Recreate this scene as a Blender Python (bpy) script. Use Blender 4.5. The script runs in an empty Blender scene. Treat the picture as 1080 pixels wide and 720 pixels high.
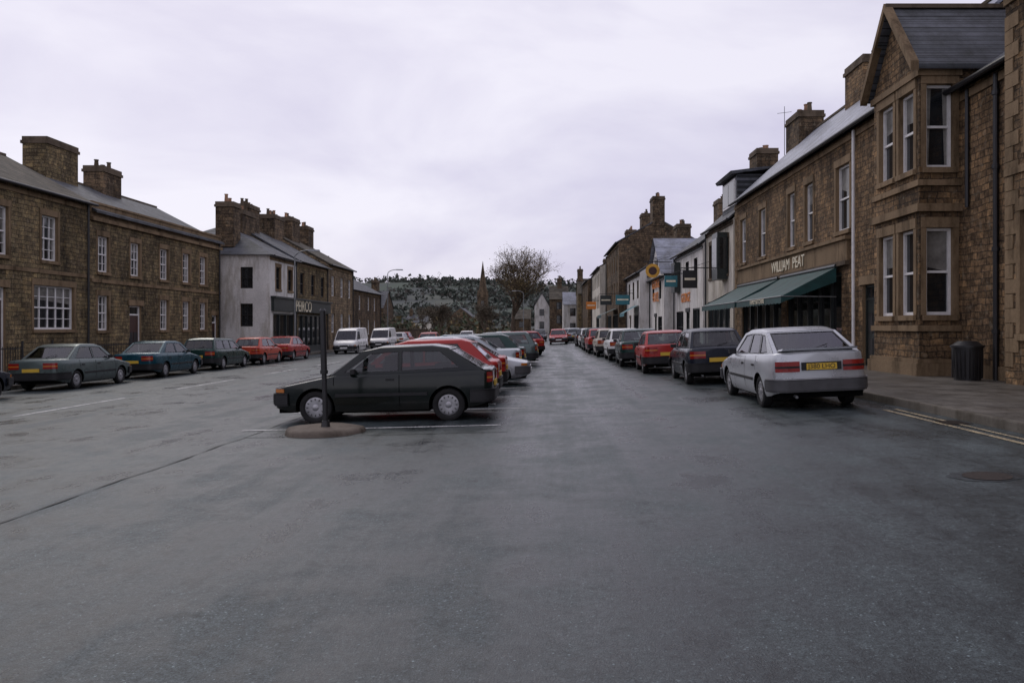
import bpy, bmesh, math, random
from mathutils import Vector, Matrix
from mathutils.geometry import tessellate_polygon
random.seed(7)
S=bpy.context.scene
S.view_settings.view_transform='Standard'; S.view_settings.look='None'; S.view_settings.exposure=0
def link(o): S.collection.objects.link(o); return o
def empty(name,loc=(0,0,0)):
    e=bpy.data.objects.new(name,None); e.location=loc; e.empty_display_size=.3; return link(e)
def interp(t,x):
    if x<=t[0][0]: return t[0][1]
    for (a,b),(c,d) in zip(t,t[1:]):
        if x<=c: return b+(d-b)*(x-a)/(c-a) if c>a else d
    return t[-1][1]
# ---------------------------------------------------------------- materials
class N:
    def __init__(s,name):
        s.m=bpy.data.materials.new(name); s.m.use_nodes=True
        s.t=s.m.node_tree; s.b=s.t.nodes['Principled BSDF']
    def n(s,ty,**k): return s.t.nodes.new(ty)
    def l(s,a,b): s.t.links.new(a,b)
    def pos(s,scale=(1,1,1)):
        g=s.n('ShaderNodeNewGeometry'); m=s.n('ShaderNodeMapping'); m.inputs['Scale'].default_value=scale
        s.l(g.outputs['Position'],m.inputs['Vector']); return m.outputs[0]
    def noise(s,vec,scale,detail=4,rough=.55):
        x=s.n('ShaderNodeTexNoise'); x.inputs['Scale'].default_value=scale; x.inputs['Detail'].default_value=detail
        x.inputs['Roughness'].default_value=rough
        if vec is not None: s.l(vec,x.inputs['Vector'])
        return x.outputs['Fac']
    def ramp(s,fac,pts):
        r=s.n('ShaderNodeValToRGB'); e=r.color_ramp.elements
        while len(e)<len(pts): e.new(.5)
        for i,(p,c) in enumerate(pts):
            e[i].position=p; e[i].color=(*c,1) if len(c)==3 else c
        s.l(fac,r.inputs[0]); return r.outputs[0]
    def mix(s,fac,a,b,mode='MIX'):
        x=s.n('ShaderNodeMix'); x.data_type='RGBA'; x.blend_type=mode
        for inp,v in ((x.inputs[0],fac),(x.inputs[6],a),(x.inputs[7],b)):
            if hasattr(v,'links'): s.l(v,inp)
            elif isinstance(v,(int,float)): inp.default_value=v
            else: inp.default_value=(*v,1)
        return x.outputs[2]
    def math(s,op,a,b):
        x=s.n('ShaderNodeMath'); x.operation=op
        for i,v in enumerate((a,b)):
            if hasattr(v,'links'): s.l(v,x.inputs[i])
            else: x.inputs[i].default_value=v
        return x.outputs[0]
    def bump(s,h,strength=.4,dist=.02):
        x=s.n('ShaderNodeBump'); x.inputs['Strength'].default_value=strength; x.inputs['Distance'].default_value=dist
        s.l(h,x.inputs['Height']); s.l(x.outputs[0],s.b.inputs['Normal'])
def grey(v): return (v,v,v)
def plain(name,c,rough=.6,metal=0,var=.15,coat=0,scale=6,spec=.5):
    k=N(name); f=k.noise(k.pos(),scale)
    col=k.ramp(f,[(.3,tuple(v*(1-var) for v in c)),(.7,tuple(min(1,v*(1+var)) for v in c))])
    k.l(col,k.b.inputs['Base Color']); k.b.inputs['Roughness'].default_value=rough
    k.b.inputs['Metallic'].default_value=metal; k.b.inputs['Coat Weight'].default_value=coat
    k.b.inputs['Coat Roughness'].default_value=.06; k.b.inputs['Specular IOR Level'].default_value=spec
    return k.m
def weather(name,c,dark=.45,rough=.85):
    k=N(name); n=k.noise(k.pos((1,1,.22)),1.6,7,.7); m=k.noise(k.pos(),.5,4); f=k.noise(k.pos(),18,4,.7)
    col=k.mix(1,c,k.ramp(n,[(.34,(dark,dark*.95,dark*.85)),(.52,grey(1))]),'MULTIPLY')
    col=k.mix(1,col,k.ramp(m,[(.3,grey(.75)),(.7,grey(1.1))]),'MULTIPLY'); col=k.mix(.5,col,k.ramp(f,[(.3,grey(.6)),(.7,grey(1.2))]),'MULTIPLY')
    k.l(col,k.b.inputs['Base Color']); k.b.inputs['Roughness'].default_value=rough; k.b.inputs['Specular IOR Level'].default_value=.2; k.bump(f,.3,.01); return k.m
def stone(name,c1,c2,mortar,bw=.42,rh=.19,soot=.68,bumpd=.035):
    k=N(name); g=k.n('ShaderNodeNewGeometry'); sp=k.n('ShaderNodeSeparateXYZ'); k.l(g.outputs['Position'],sp.inputs[0])
    u=k.math('ADD',sp.outputs[0],sp.outputs[1]); c=k.n('ShaderNodeCombineXYZ'); k.l(u,c.inputs[0]); k.l(sp.outputs[2],c.inputs[1])
    wn=k.n('ShaderNodeTexNoise'); wn.inputs['Scale'].default_value=1.7; k.l(c.outputs[0],wn.inputs['Vector'])
    wv=k.n('ShaderNodeVectorMath'); wv.operation='SCALE'; wv.inputs['Scale'].default_value=.14; k.l(wn.outputs['Color'],wv.inputs[0])
    av=k.n('ShaderNodeVectorMath'); av.operation='ADD'; k.l(c.outputs[0],av.inputs[0]); k.l(wv.outputs[0],av.inputs[1])
    b=k.n('ShaderNodeTexBrick'); k.l(av.outputs[0],b.inputs['Vector'])
    b.inputs['Scale'].default_value=1; b.inputs['Brick Width'].default_value=bw; b.inputs['Row Height'].default_value=rh
    b.inputs['Mortar Size'].default_value=.014; b.inputs['Mortar Smooth'].default_value=.4; b.inputs['Bias'].default_value=0
    b.squash=.6; b.squash_frequency=3
    b.inputs['Color1'].default_value=(*c1,1); b.inputs['Color2'].default_value=(*c2,1); b.inputs['Mortar'].default_value=(*mortar,1)
    n1=k.noise(k.pos(),2.6,6,.75); n2=k.noise(k.pos((1,1,.3)),.6,6,.75); n3=k.noise(k.pos(),14,4,.6); n4=k.noise(k.pos(),5,3,.6)
    col=k.mix(1,b.outputs['Color'],k.ramp(n1,[(.3,(.33,.33,.35)),(.5,(.9,.9,.9)),(.7,(1.6,1.48,1.25))]),'MULTIPLY')
    col=k.mix(1,col,k.ramp(n2,[(.36,grey(1-soot)),(.62,grey(1.15))]),'MULTIPLY')
    col=k.mix(.8,col,k.ramp(n3,[(.3,grey(.4)),(.7,grey(1.45))]),'MULTIPLY')
    col=k.mix(k.ramp(n4,[(.58,grey(0)),(.68,grey(.4))]),col,(.28,.235,.165))
    k.l(col,k.b.inputs['Base Color']); k.b.inputs['Roughness'].default_value=.9; k.b.inputs['Specular IOR Level'].default_value=.2
    h=k.math('SUBTRACT',n3,k.math('MULTIPLY',b.outputs['Fac'],1.2)); k.bump(h,.85,bumpd); return k.m
def slate(name,c1,c2,rough=.5):
    k=N(name); g=k.n('ShaderNodeNewGeometry'); sp=k.n('ShaderNodeSeparateXYZ'); k.l(g.outputs['Position'],sp.inputs[0])
    c=k.n('ShaderNodeCombineXYZ'); k.l(sp.outputs[1],c.inputs[0]); k.l(sp.outputs[2],c.inputs[1])
    b=k.n('ShaderNodeTexBrick'); k.l(c.outputs[0],b.inputs['Vector']); b.inputs['Scale'].default_value=1
    b.inputs['Brick Width'].default_value=.32; b.inputs['Row Height'].default_value=.15; b.inputs['Mortar Size'].default_value=.01
    b.inputs['Color1'].default_value=(*c1,1); b.inputs['Color2'].default_value=(*c2,1); b.inputs['Mortar'].default_value=(*[v*.35 for v in c1],1)
    n=k.noise(k.pos(),1.1,7,.75)
    col=k.mix(1,b.outputs['Color'],k.ramp(n,[(.35,(.5,.5,.45)),(.65,(1.35,1.35,1.4))]),'MULTIPLY')
    k.l(col,k.b.inputs['Base Color']); k.b.inputs['Roughness'].default_value=rough; k.b.inputs['Specular IOR Level'].default_value=.3
    k.bump(k.math('SUBTRACT',n,b.outputs['Fac']),.6,.02); return k.m
def asphalt(name,c,streak=.3,rough=(.2,.62)):
    k=N(name); f=k.noise(k.pos(),95,3,.7); m=k.noise(k.pos(),.8,7,.72); s=k.noise(k.pos((1.3,.08,1)),1.0,6,.65); d=k.noise(k.pos((1,.5,1)),.16,4,.6)
    st=k.noise(k.pos(),3.3,6,.78); g2=k.noise(k.pos(),22,4,.75)
    v=k.n('ShaderNodeTexVoronoi'); v.inputs['Scale'].default_value=100; k.l(k.pos(),v.inputs['Vector'])
    col=k.mix(1,c,k.ramp(f,[(.32,grey(.3)),(.68,grey(1.8))]),'MULTIPLY')
    col=k.mix(1,col,k.ramp(g2,[(.3,grey(.5)),(.7,grey(1.5))]),'MULTIPLY')
    col=k.mix(1,col,k.ramp(v.outputs['Color'],[(.1,grey(.75)),(.85,grey(1.1)),(.95,grey(3.2))]),'MULTIPLY')
    col=k.mix(1,col,k.ramp(m,[(.32,grey(.5)),(.68,grey(1.5))]),'MULTIPLY')
    col=k.mix(1,col,k.ramp(s,[(.35,grey(1-streak)),(.65,grey(1+streak))]),'MULTIPLY')
    col=k.mix(1,col,k.ramp(d,[(.35,grey(.7)),(.65,(1.3,1.27,1.22))]),'MULTIPLY')
    col=k.mix(1,col,k.ramp(st,[(.32,grey(.45)),(.46,grey(1))]),'MULTIPLY')
    k.l(col,k.b.inputs['Base Color'])
    r=k.n('ShaderNodeMapRange'); k.l(k.math('ADD',k.math('MULTIPLY',m,.55),k.math('MULTIPLY',s,.45)),r.inputs[0])
    r.inputs[1].default_value=.40; r.inputs[2].default_value=.58; r.inputs[3].default_value=rough[0]; r.inputs[4].default_value=rough[1]
    k.l(r.outputs[0],k.b.inputs['Roughness']); k.b.inputs['Specular IOR Level'].default_value=.42
    k.bump(k.math('ADD',f,k.math('MULTIPLY',g2,.6)),.5,.010); return k.m
def paving(name,c):
    k=N(name); b=k.n('ShaderNodeTexBrick'); k.l(k.pos(),b.inputs['Vector']); b.inputs['Scale'].default_value=1
    b.inputs['Brick Width'].default_value=.9; b.inputs['Row Height'].default_value=.6; b.inputs['Mortar Size'].default_value=.009
    b.inputs['Color1'].default_value=(*c,1); b.inputs['Color2'].default_value=(*[v*.65 for v in c],1); b.inputs['Mortar'].default_value=(*[v*.3 for v in c],1)
    n=k.noise(k.pos(),1.3,7,.75); f=k.noise(k.pos(),60,3)
    col=k.mix(1,b.outputs['Color'],k.ramp(n,[(.3,grey(.5)),(.7,grey(1.4))]),'MULTIPLY')
    col=k.mix(.5,col,k.ramp(f,[(.3,grey(.5)),(.7,grey(1.5))]),'MULTIPLY')
    k.l(col,k.b.inputs['Base Color']); k.l(k.ramp(n,[(.3,grey(.3)),(.7,grey(.7))]),k.b.inputs['Roughness']); k.bump(k.math('SUBTRACT',f,b.outputs['Fac']),.3,.01); return k.m
def worn(name,c,under,amount=.45):
    k=N(name); f=k.noise(k.pos(),26,5,.75); g=k.noise(k.pos(),3,4)
    fac=k.ramp(k.math('ADD',k.math('MULTIPLY',f,.7),k.math('MULTIPLY',g,.3)),[(amount-.05,grey(0)),(amount+.08,grey(1))])
    k.l(k.mix(fac,under,c),k.b.inputs['Base Color']); k.b.inputs['Roughness'].default_value=.65; return k.m
def glassmat(name,tint):
    m=bpy.data.materials.new(name); m.use_nodes=True; t=m.node_tree; t.nodes.clear(); nw=t.nodes.new
    o=nw('ShaderNodeOutputMaterial'); mx=nw('ShaderNodeMixShader'); tr=nw('ShaderNodeBsdfTransparent'); gl=nw('ShaderNodeBsdfGlossy')
    tr.inputs[0].default_value=(*tint,1); gl.inputs['Roughness'].default_value=.03; gl.inputs[0].default_value=(.9,.9,.95,1)
    ge=nw('ShaderNodeNewGeometry'); d=nw('ShaderNodeVectorMath'); d.operation='DOT_PRODUCT'
    t.links.new(ge.outputs['Incoming'],d.inputs[0]); t.links.new(ge.outputs['Normal'],d.inputs[1])
    def mm(op,a,b=0):
        x=nw('ShaderNodeMath'); x.operation=op
        for i,v in enumerate((a,b)):
            if hasattr(v,'links'): t.links.new(v,x.inputs[i])
            else: x.inputs[i].default_value=v
        return x.outputs[0]
    f=mm('POWER',mm('SUBTRACT',1.0,mm('ABSOLUTE',d.outputs['Value'])),4.5); f=mm('ADD',mm('MULTIPLY',f,.85),.06)
    t.links.new(f,mx.inputs[0]); t.links.new(tr.outputs[0],mx.inputs[1]); t.links.new(gl.outputs[0],mx.inputs[2]); t.links.new(mx.outputs[0],o.inputs[0]); return m
def paint(name,c,metal=0.,rough=.32):
    k=N(name); n=k.noise(k.pos(),2.5,5,.6)
    tc=k.n('ShaderNodeTexCoord'); sp=k.n('ShaderNodeSeparateXYZ'); k.l(tc.outputs['Object'],sp.inputs[0])
    col=k.ramp(n,[(.3,tuple(v*.88 for v in c)),(.7,tuple(v*1.08 for v in c))])
    dirt=k.ramp(k.math('ADD',sp.outputs[2],k.math('MULTIPLY',n,.3)),[(.34,grey(.5)),(.62,grey(0))])
    col=k.mix(dirt,col,(.035,.031,.027)); k.l(col,k.b.inputs['Base Color'])
    k.b.inputs['Metallic'].default_value=metal; k.l(k.ramp(n,[(.3,grey(rough-.12)),(.7,grey(rough+.02))]),k.b.inputs['Roughness'])
    k.b.inputs['Coat Weight'].default_value=.15; k.b.inputs['Coat Roughness'].default_value=.03; k.b.inputs['Specular IOR Level'].default_value=.34; return k.m
M={}
M['stoneR']=stone('sandstone_brown',(.30,.195,.105),(.15,.10,.058),(.10,.075,.05),.34,.16)
M['stoneR2']=stone('sandstone_buff',(.36,.27,.165),(.21,.16,.105),(.13,.10,.075),.5,.22)
M['stoneL']=stone('sandstone_olive',(.29,.225,.12),(.16,.12,.07),(.09,.075,.05),.4,.18)
M['stoneD']=stone('sandstone_dark',(.21,.15,.095),(.11,.08,.055),(.07,.058,.04),.5,.22)
M['trim']=weather('dressed_stone',(.24,.17,.10),.35); M['trimD']=weather('dressed_stone_dark',(.13,.10,.07),.4)
M['render']=weather('white_render',(.74,.72,.68),.6); M['cream']=weather('cream_render',(.66,.62,.53),.6)
M['slate']=slate('slate_roof',(.06,.066,.072),(.10,.105,.115),.65)
M['slateL']=slate('wet_slate_roof',(.19,.205,.245),(.30,.32,.37),.38)
M['slateB']=slate('stone_slate_roof',(.07,.062,.048),(.11,.095,.07),.85)
M['white']=plain('white_paint',(.72,.71,.69),.5,var=.1)
M['black']=plain('black_paint',(.013,.013,.014),.4,var=.2)
M['wglass']=plain('window_glass',(.014,.016,.018),.06,var=.5,scale=1.2,spec=.6)
M['curtain']=plain('curtain_glass',(.17,.165,.15),.25,var=.45,scale=3)
M['pot']=plain('clay_pot',(.30,.17,.10),.8,var=.4)
M['green']=plain('green_canvas',(.006,.048,.046),.6,var=.35,scale=3)
M['shop']=plain('shopfront_dark',(.018,.025,.024),.35,var=.3)
M['door']=plain('door_paint',(.05,.02,.015),.4)
M['gold']=plain('sign_letters',(.75,.68,.5),.5)
M['orange']=plain('orange_letters',(.7,.22,.03),.5)
M['yellow']=plain('sign_yellow',(.62,.33,.04),.5)
M['blue']=plain('sign_teal',(.03,.16,.19),.5)
M['metal']=plain('galvanised_metal',(.22,.23,.23),.5,.6)
M['asph']=asphalt('asphalt_road',(.041,.053,.056))
M['asph2']=asphalt('asphalt_parking',(.033,.045,.048),.2)
M['patch']=asphalt('asphalt_patch',(.024,.03,.033),.1)
M['seam']=worn('tar_seam',(.014,.016,.016),(.03,.037,.039),.47)
M['pave']=paving('pavement_slabs',(.12,.108,.09))
M['kerb']=weather('kerb_stone',(.16,.145,.12),.5,.6)
M['wline']=worn('white_road_paint',(.62,.62,.6),(.06,.07,.07),.45)
M['yline']=worn('yellow_road_paint',(.46,.37,.22),(.06,.06,.05),.48)
M['bark']=plain('bark',(.085,.06,.04),.9,var=.4)
M['leafO']=plain('budding_leaves',(.16,.115,.045),.8,var=.5,scale=.8)
M['leafG']=plain('evergreen_leaves',(.045,.065,.03),.8,var=.5,scale=.5)
M['leafB']=plain('brown_scrub',(.085,.07,.045),.9,var=.5,scale=.5)
M['leafH']=plain('hill_trees',(.070,.082,.070),.95,var=.35,scale=.03,spec=0)
M['leafH2']=plain('hill_trees_brown',(.095,.09,.08),.95,var=.35,scale=.03,spec=0)
# ---------------------------------------------------------------- mesh builder
class MB:
    def __init__(s): s.v=[];s.f=[];s.m=[];s.sl=[]
    def mi(s,m):
        if m not in s.sl: s.sl.append(m)
        return s.sl.index(m)
    def add(s,vs,fs,m):
        o=len(s.v); s.v+= [tuple(v) for v in vs]; i=s.mi(m)
        for f in fs: s.f.append(tuple(a+o for a in f)); s.m.append(i)
    def poly(s,p,m): s.add(p,[tuple(range(len(p)))],m)
    def hexa(s,p,m): s.add(p,[(0,3,2,1),(4,5,6,7),(0,1,5,4),(1,2,6,5),(2,3,7,6),(3,0,4,7)],m)
    def box(s,x0,x1,y0,y1,z0,z1,m):
        s.hexa([(x0,y0,z0),(x1,y0,z0),(x1,y1,z0),(x0,y1,z0),(x0,y0,z1),(x1,y0,z1),(x1,y1,z1),(x0,y1,z1)],m)
    def cyl(s,p0,p1,r0,r1,n,m,cap=True):
        p0=Vector(p0);p1=Vector(p1);d=(p1-p0).normalized(); a=d.orthogonal().normalized(); b=d.cross(a)
        vs=[];
        for p,r in((p0,r0),(p1,r1)):
            for i in range(n):
                t=2*math.pi*i/n; vs.append(p+a*math.cos(t)*r+b*math.sin(t)*r)
        fs=[(i,(i+1)%n,n+(i+1)%n,n+i) for i in range(n)]
        if cap: fs+=[tuple(range(n))[::-1],tuple(range(n,2*n))]
        s.add(vs,fs,m)
    def prism(s,prof,y0,y1,m):
        n=len(prof); s.add([(x,y0,z) for x,z in prof]+[(x,y1,z) for x,z in prof],[(i,(i+1)%n,n+(i+1)%n,n+i) for i in range(n)]+[tuple(range(n))[::-1],tuple(range(n,2*n))],m)
    def mesh(s,name,smooth=None,doubles=False,recalc=True):
        me=bpy.data.meshes.new(name); me.from_pydata(s.v,[],s.f)
        for x in s.sl: me.materials.append(M[x] if isinstance(x,str) else x)
        me.polygons.foreach_set('material_index',s.m)
        bm=bmesh.new(); bm.from_mesh(me)
        if doubles: bmesh.ops.remove_doubles(bm,verts=bm.verts,dist=.0004); bmesh.ops.dissolve_degenerate(bm,dist=.0003,edges=bm.edges)
        if recalc: bmesh.ops.recalc_face_normals(bm,faces=bm.faces)
        bm.to_mesh(me); bm.free()
        if smooth:
            me.polygons.foreach_set('use_smooth',[True]*len(me.polygons)); me.set_sharp_from_angle(angle=math.radians(smooth))
        me.update(); return me
    def obj(s,name,parent=None,**k):
        o=bpy.data.objects.new(name,s.mesh(name,**k)); link(o)
        if parent: o.parent=parent
        return o
# ---------------------------------------------------------------- ground
def prof(x):
    x=max(-24,min(6.6,x)); return .02*x+.0125*(x+math.sqrt(x*x+4))
def hash2(i,j): return random.Random(i*7349+j*911+3).random()
def vn(x,y):
    i,j=math.floor(x),math.floor(y); a,b=x-i,y-j; a=a*a*(3-2*a); b=b*b*(3-2*b)
    return (hash2(i,j)*(1-a)+hash2(i+1,j)*a)*(1-b)+(hash2(i,j+1)*(1-a)+hash2(i+1,j+1)*a)*b
def gz(x,y):
    z=prof(x)
    if y>125: z-=.03*(min(y,400)-125)
    if y>430:
        t=min(1,(y-430)/750); t=t*t*(3-2*t); z+=t*(58+26*vn(x/170+3,y/300)-.012*x)
    return z
def lin(a,b,n): return [a+(b-a)*i/n for i in range(n+1)]
YS=[-60,-30,-10]+lin(0,120,24)+lin(125,400,11)+[430]+lin(470,1300,20)+[1700,2500,4000]
XS=[-3500,-2000]+lin(-1200,-150,42)+[-100,-60,-40,-30]+lin(-24,8,64)+[12,20,40,80]+lin(120,1200,30)+[2000,3500]
k=N('hazed_field_grass'); vo=k.n('ShaderNodeTexVoronoi'); vo.inputs['Scale'].default_value=.014; k.l(k.pos((1,.4,0)),vo.inputs['Vector'])
c=k.ramp(vo.outputs['Color'],[(.15,(.085,.105,.06)),(.4,(.12,.145,.08)),(.6,(.115,.115,.08)),(.85,(.15,.17,.105))])
n=k.noise(k.pos((1,.5,1)),.025,7,.75); c=k.mix(k.ramp(n,[(.45,grey(0)),(.55,grey(.8))]),c,(.075,.08,.065))
c=k.mix(.35,c,(.17,.185,.21))  # distance haze painted into the field colour as a blue-grey tint
k.l(c,k.b.inputs['Base Color']); k.b.inputs['Roughness'].default_value=1; k.b.inputs['Specular IOR Level'].default_value=0; M['field']=k.m
g=MB(); nx=len(XS)
g.add([(x,y,gz(x,y)-.03) for y in YS for x in XS],[(j*nx+i,j*nx+i+1,(j+1)*nx+i+1,(j+1)*nx+i) for j in range(len(YS)-1) for i in range(nx-1)],'field')
g.obj('ground_terrain',smooth=60)
KX=[(-60,6.15),(14,6.15),(22,5.75),(30,5.05),(45,4.6),(80,4.4),(125,3.9),(400,3.9)]
kx=lambda y:interp(KX,y)
RY=[-60,-30,-10]+lin(0,120,48)+lin(125,300,7)
def strip(name,xa,xb,ys,dz,mat,parent=None,n=None,dx=.5):
    mb=MB(); fa=xa if callable(xa) else (lambda y:xa); fb=xb if callable(xb) else (lambda y:xb)
    n=n or max(1,int(abs(fb(ys[0])-fa(ys[0]))/dx)); vs=[]
    for y in ys:
        a,b=fa(y),fb(y)
        for i in range(n+1):
            x=a+(b-a)*i/n; vs.append((x,y,gz(x,y)+dz))
    mb.add(vs,[(j*(n+1)+i,j*(n+1)+i+1,(j+1)*(n+1)+i+1,(j+1)*(n+1)+i) for j in range(len(ys)-1) for i in range(n)],mat)
    return mb.obj(name,parent,smooth=60)
strip('road',-17.0,lambda y:kx(y)+.05,RY,0,'asph')
def seamx(y): return -4.75-.04*math.sin(y*.35)-.02*math.sin(y*2.3)-(.012*(14-y) if y<14 else 0)
strip('parking_area',seamx,-.6,[y for y in RY if 12<=y<=56],.004,'asph2')
strip('road_seam',lambda y:seamx(y)-.014-.010*math.sin(y*5),lambda y:seamx(y)+.010+.010*math.sin(y*7.3),lin(2,56,324),.009,'seam',n=1)
def pavement(name,kf,xo,ys,s):
    strip(name,kf,xo,ys,.13,'pave'); kb=MB(); vs=[];fs=[]
    for y in ys:
        a=kf(y); z=gz(a,y)
        vs+=[(a+.0*s,y,z+.13+.004),(a+.15*s,y,z+.134),(a-.004*s,y,z-.02),(a-.004*s,y,z+.115)]
    for j in range(len(ys)-1):
        o=4*j; fs+=[(o,o+1,o+5,o+4),(o+2,o+3,o+7,o+6),(o+3,o,o+4,o+7)]
    kb.add(vs,fs,'kerb'); kb.obj('kerb')
pavement('pavement',kx,lambda y:12.0,RY,1)
pavement('pavement',lambda y:-16.9,lambda y:-23,RY,-1)
mk=empty('road_markings')
y=16.6
strip('centre_dash',-11.17,-11.05,lin(9.2,13.6,8),.006,'wline',mk,1)
while y<110:
    strip('centre_dash',-11.17,-11.05,lin(y,y+4.5,8),.006,'wline',mk,1); y+=7.4
for i in range(15):
    y=13.35+i*2.75
    strip('bay_line',-5.1,-.75 if i<1 else -.4,[y,y+.09],.010,'wline',mk,12)
strip('yellow_line',5.66,5.74,lin(4,13.4,16),.006,'yline',mk,1); strip('yellow_line',5.86,5.92,lin(4,13.4,16),.006,'yline',mk,1)
def disc(name,x,y,r,dz,mat,sy=1,irr=0):
    mb=MB(); p=[]
    for i in range(60):
        t=2*math.pi*i/60; rr=r*(1+irr*math.sin(3*t+1)+irr*.6*math.sin(7*t)+irr*.4*math.sin(17*t)); X=x+rr*math.cos(t); Y=y+rr*sy*math.sin(t); p.append((X,Y,gz(X,Y)+dz))
    mb.poly(p,mat); return mb.obj(name)
M['iron']=plain('cast_iron',(.035,.026,.02),.5,.3,var=.5,scale=30)
disc('road_patch',4.3,7.75,.36,.004,'patch',.7,.06)
disc('manhole_cover',4.3,7.75,.22,.009,'iron')
disc('manhole_cover',-1.0,31,.3,.012,'iron')
A=MB()
for gy_ in(11.5,24.5):
    gxx=kx(gy_)-.25; z=gz(gxx,gy_)
    for i in range(7): A.box(gxx-.18,gxx+.18,gy_-.2+i*.06,gy_-.17+i*.06,z-.01,z+.012,'iron')
A.obj('gully_grate')
# ---------------------------------------------------------------- buildings
class Fr:
    def __init__(s,o,U,n): s.o=Vector(o); s.U=Vector(U); s.n=Vector(n)
    def P(s,u,v,d): return s.o+s.U*u+Vector((0,0,v))+s.n*d
    def box(s,mb,u0,u1,v0,v1,d0,d1,m):
        mb.hexa([s.P(u0,v0,d0),s.P(u1,v0,d0),s.P(u1,v0,d1),s.P(u0,v0,d1),s.P(u0,v1,d0),s.P(u1,v1,d0),s.P(u1,v1,d1),s.P(u0,v1,d1)],m)
def facade(wall,det,fr,w,z0,z1,ops,m,trim,simple=False):
    us=sorted({0,w,*[o[0] for o in ops],*[o[1] for o in ops]}); vs=sorted({z0,z1,*[o[2] for o in ops],*[o[3] for o in ops]})
    for a,b in zip(us,us[1:]):
        for c,d in zip(vs,vs[1:]):
            if any(o[0]<=(a+b)/2<=o[1] and o[2]<=(c+d)/2<=o[3] for o in ops): continue
            wall.poly([fr.P(a,c,0),fr.P(b,c,0),fr.P(b,d,0),fr.P(a,d,0)],m)
    R=-.16
    for u0,u1,v0,v1,kd in ops:
        for q in ([(u0,v0),(u1,v0)],[(u1,v0),(u1,v1)],[(u1,v1),(u0,v1)],[(u0,v1),(u0,v0)]):
            (a,b),(c,d)=q; wall.poly([fr.P(a,b,0),fr.P(c,d,0),fr.P(c,d,R-.08),fr.P(a,b,R-.08)],trim)
        if kd=='shop':
            det.poly([fr.P(u0,v0,R),fr.P(u1,v0,R),fr.P(u1,v1,R),fr.P(u0,v1,R)],'wglass')
            fr.box(det,u0,u1,v0,v0+.5,R,-.02,'shop'); nmul=max(2,int((u1-u0)/1.2))
            for i in range(nmul+1):
                c=u0+(u1-u0)*i/nmul; fr.box(det,max(u0,c-.05),min(u1,c+.05),v0+.5,v1,R+.002,-.06,'shop')
            fr.box(det,u0,u1,v1-.1,v1-.003,R+.004,-.03,'shop'); continue
        if kd in('door','ddoor'):
            dm='white' if kd=='door' else 'shop'
            fr.box(det,u0+.08,u1-.08,v0,v1-.5,R-.04,R+.03,'door' if kd=='door' else 'shop'); fr.box(det,u0+.08,u1-.08,v1-.42,v1-.08,R-.04,R,'wglass')
            for a,b in((u0,u0+.08),(u1-.08,u1)): fr.box(det,a,b,v0,v1,R-.05,R+.06,dm)
            fr.box(det,u0+.08,u1-.08,v1-.5,v1-.42,R-.04,R+.05,dm); fr.box(det,u0+.08,u1-.08,v1-.08,v1,R-.04,R+.06,dm)
            w2=(u1-u0)/2
            for qa,qb,qc,qd in((.16,w2-.04,.2,.9),(w2+.04,2*w2-.16,.2,.9),(.16,w2-.04,1.05,1.7),(w2+.04,2*w2-.16,1.05,1.7)): fr.box(det,u0+qa,u0+qb,v0+qc,v0+qd,R+.028,R+.045,'black')
            fr.box(det,u0-.2,u1+.2,v1+.004,v1+.28,-.05,.05,trim); continue
        fm='black' if kd=='dark' else 'white'
        hh=(v0+v1)/2
        det.poly([fr.P(u0,v0,R-.02),fr.P(u1,v0,R-.02),fr.P(u1,v1,R-.02),fr.P(u0,v1,R-.02)],'wglass')
        if random.random()<.35 and kd!='dark':
            det.poly([fr.P(u0,hh+random.uniform(0,.5),R-.015),fr.P(u1,hh+random.uniform(0,.4),R-.015),fr.P(u1,v1,R-.015),fr.P(u0,v1,R-.015)],'curtain')
        elif kd!='dark' and random.random()<.75:
            q=(u1-u0)*random.uniform(.16,.28)
            for a,b,a2,b2 in((u0,u0+q*.8,u0,u0+q*1.2),(u1-q*.8,u1,u1-q*1.2,u1)):
                det.poly([fr.P(a,v0,R-.015),fr.P(b,v0,R-.015),fr.P(b2,v1,R-.015),fr.P(a2,v1,R-.015)],'curtain')
        t=.07
        for a,b,c,d in((u0,u0+t,v0,v1),(u1-t,u1,v0,v1),(u0+t,u1-t,v0,v0+t+.02),(u0+t,u1-t,v1-t,v1),(u0+t,u1-t,hh-.03,hh+.03)):
            fr.box(det,a,b,c,d,R-.03,R+.05,fm)
        nb={'sash':2,'tri':5,'bars':3,'dark':2,'plain':1}[kd]
        for i in range(1,nb):
            c=u0+(u1-u0)*i/nb; wd=.018 if kd!='tri' else .03
            fr.box(det,c-wd,c+wd,v0+t,v1-t,R-.03,R+.032,fm)
        if kd in('bars','sash','tri'):
            for q in(.25,.75): fr.box(det,u0+t,u1-t,v0+(v1-v0)*q-.012,v0+(v1-v0)*q+.012,R-.03,R+.03,fm)
        if not simple:
            fr.box(det,u0-.14,u1+.14,v1+.004,v1+.26,-.05,.035,trim)
            fr.box(det,u0-.1,u1+.1,v0-.13,v0+.006,R+.05,.08,trim)
            for a,b in((u0-.14,u0-.002),(u1+.002,u1+.14)): fr.box(det,a,b,v0+.01,v1,-.05,.02,trim)
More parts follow.
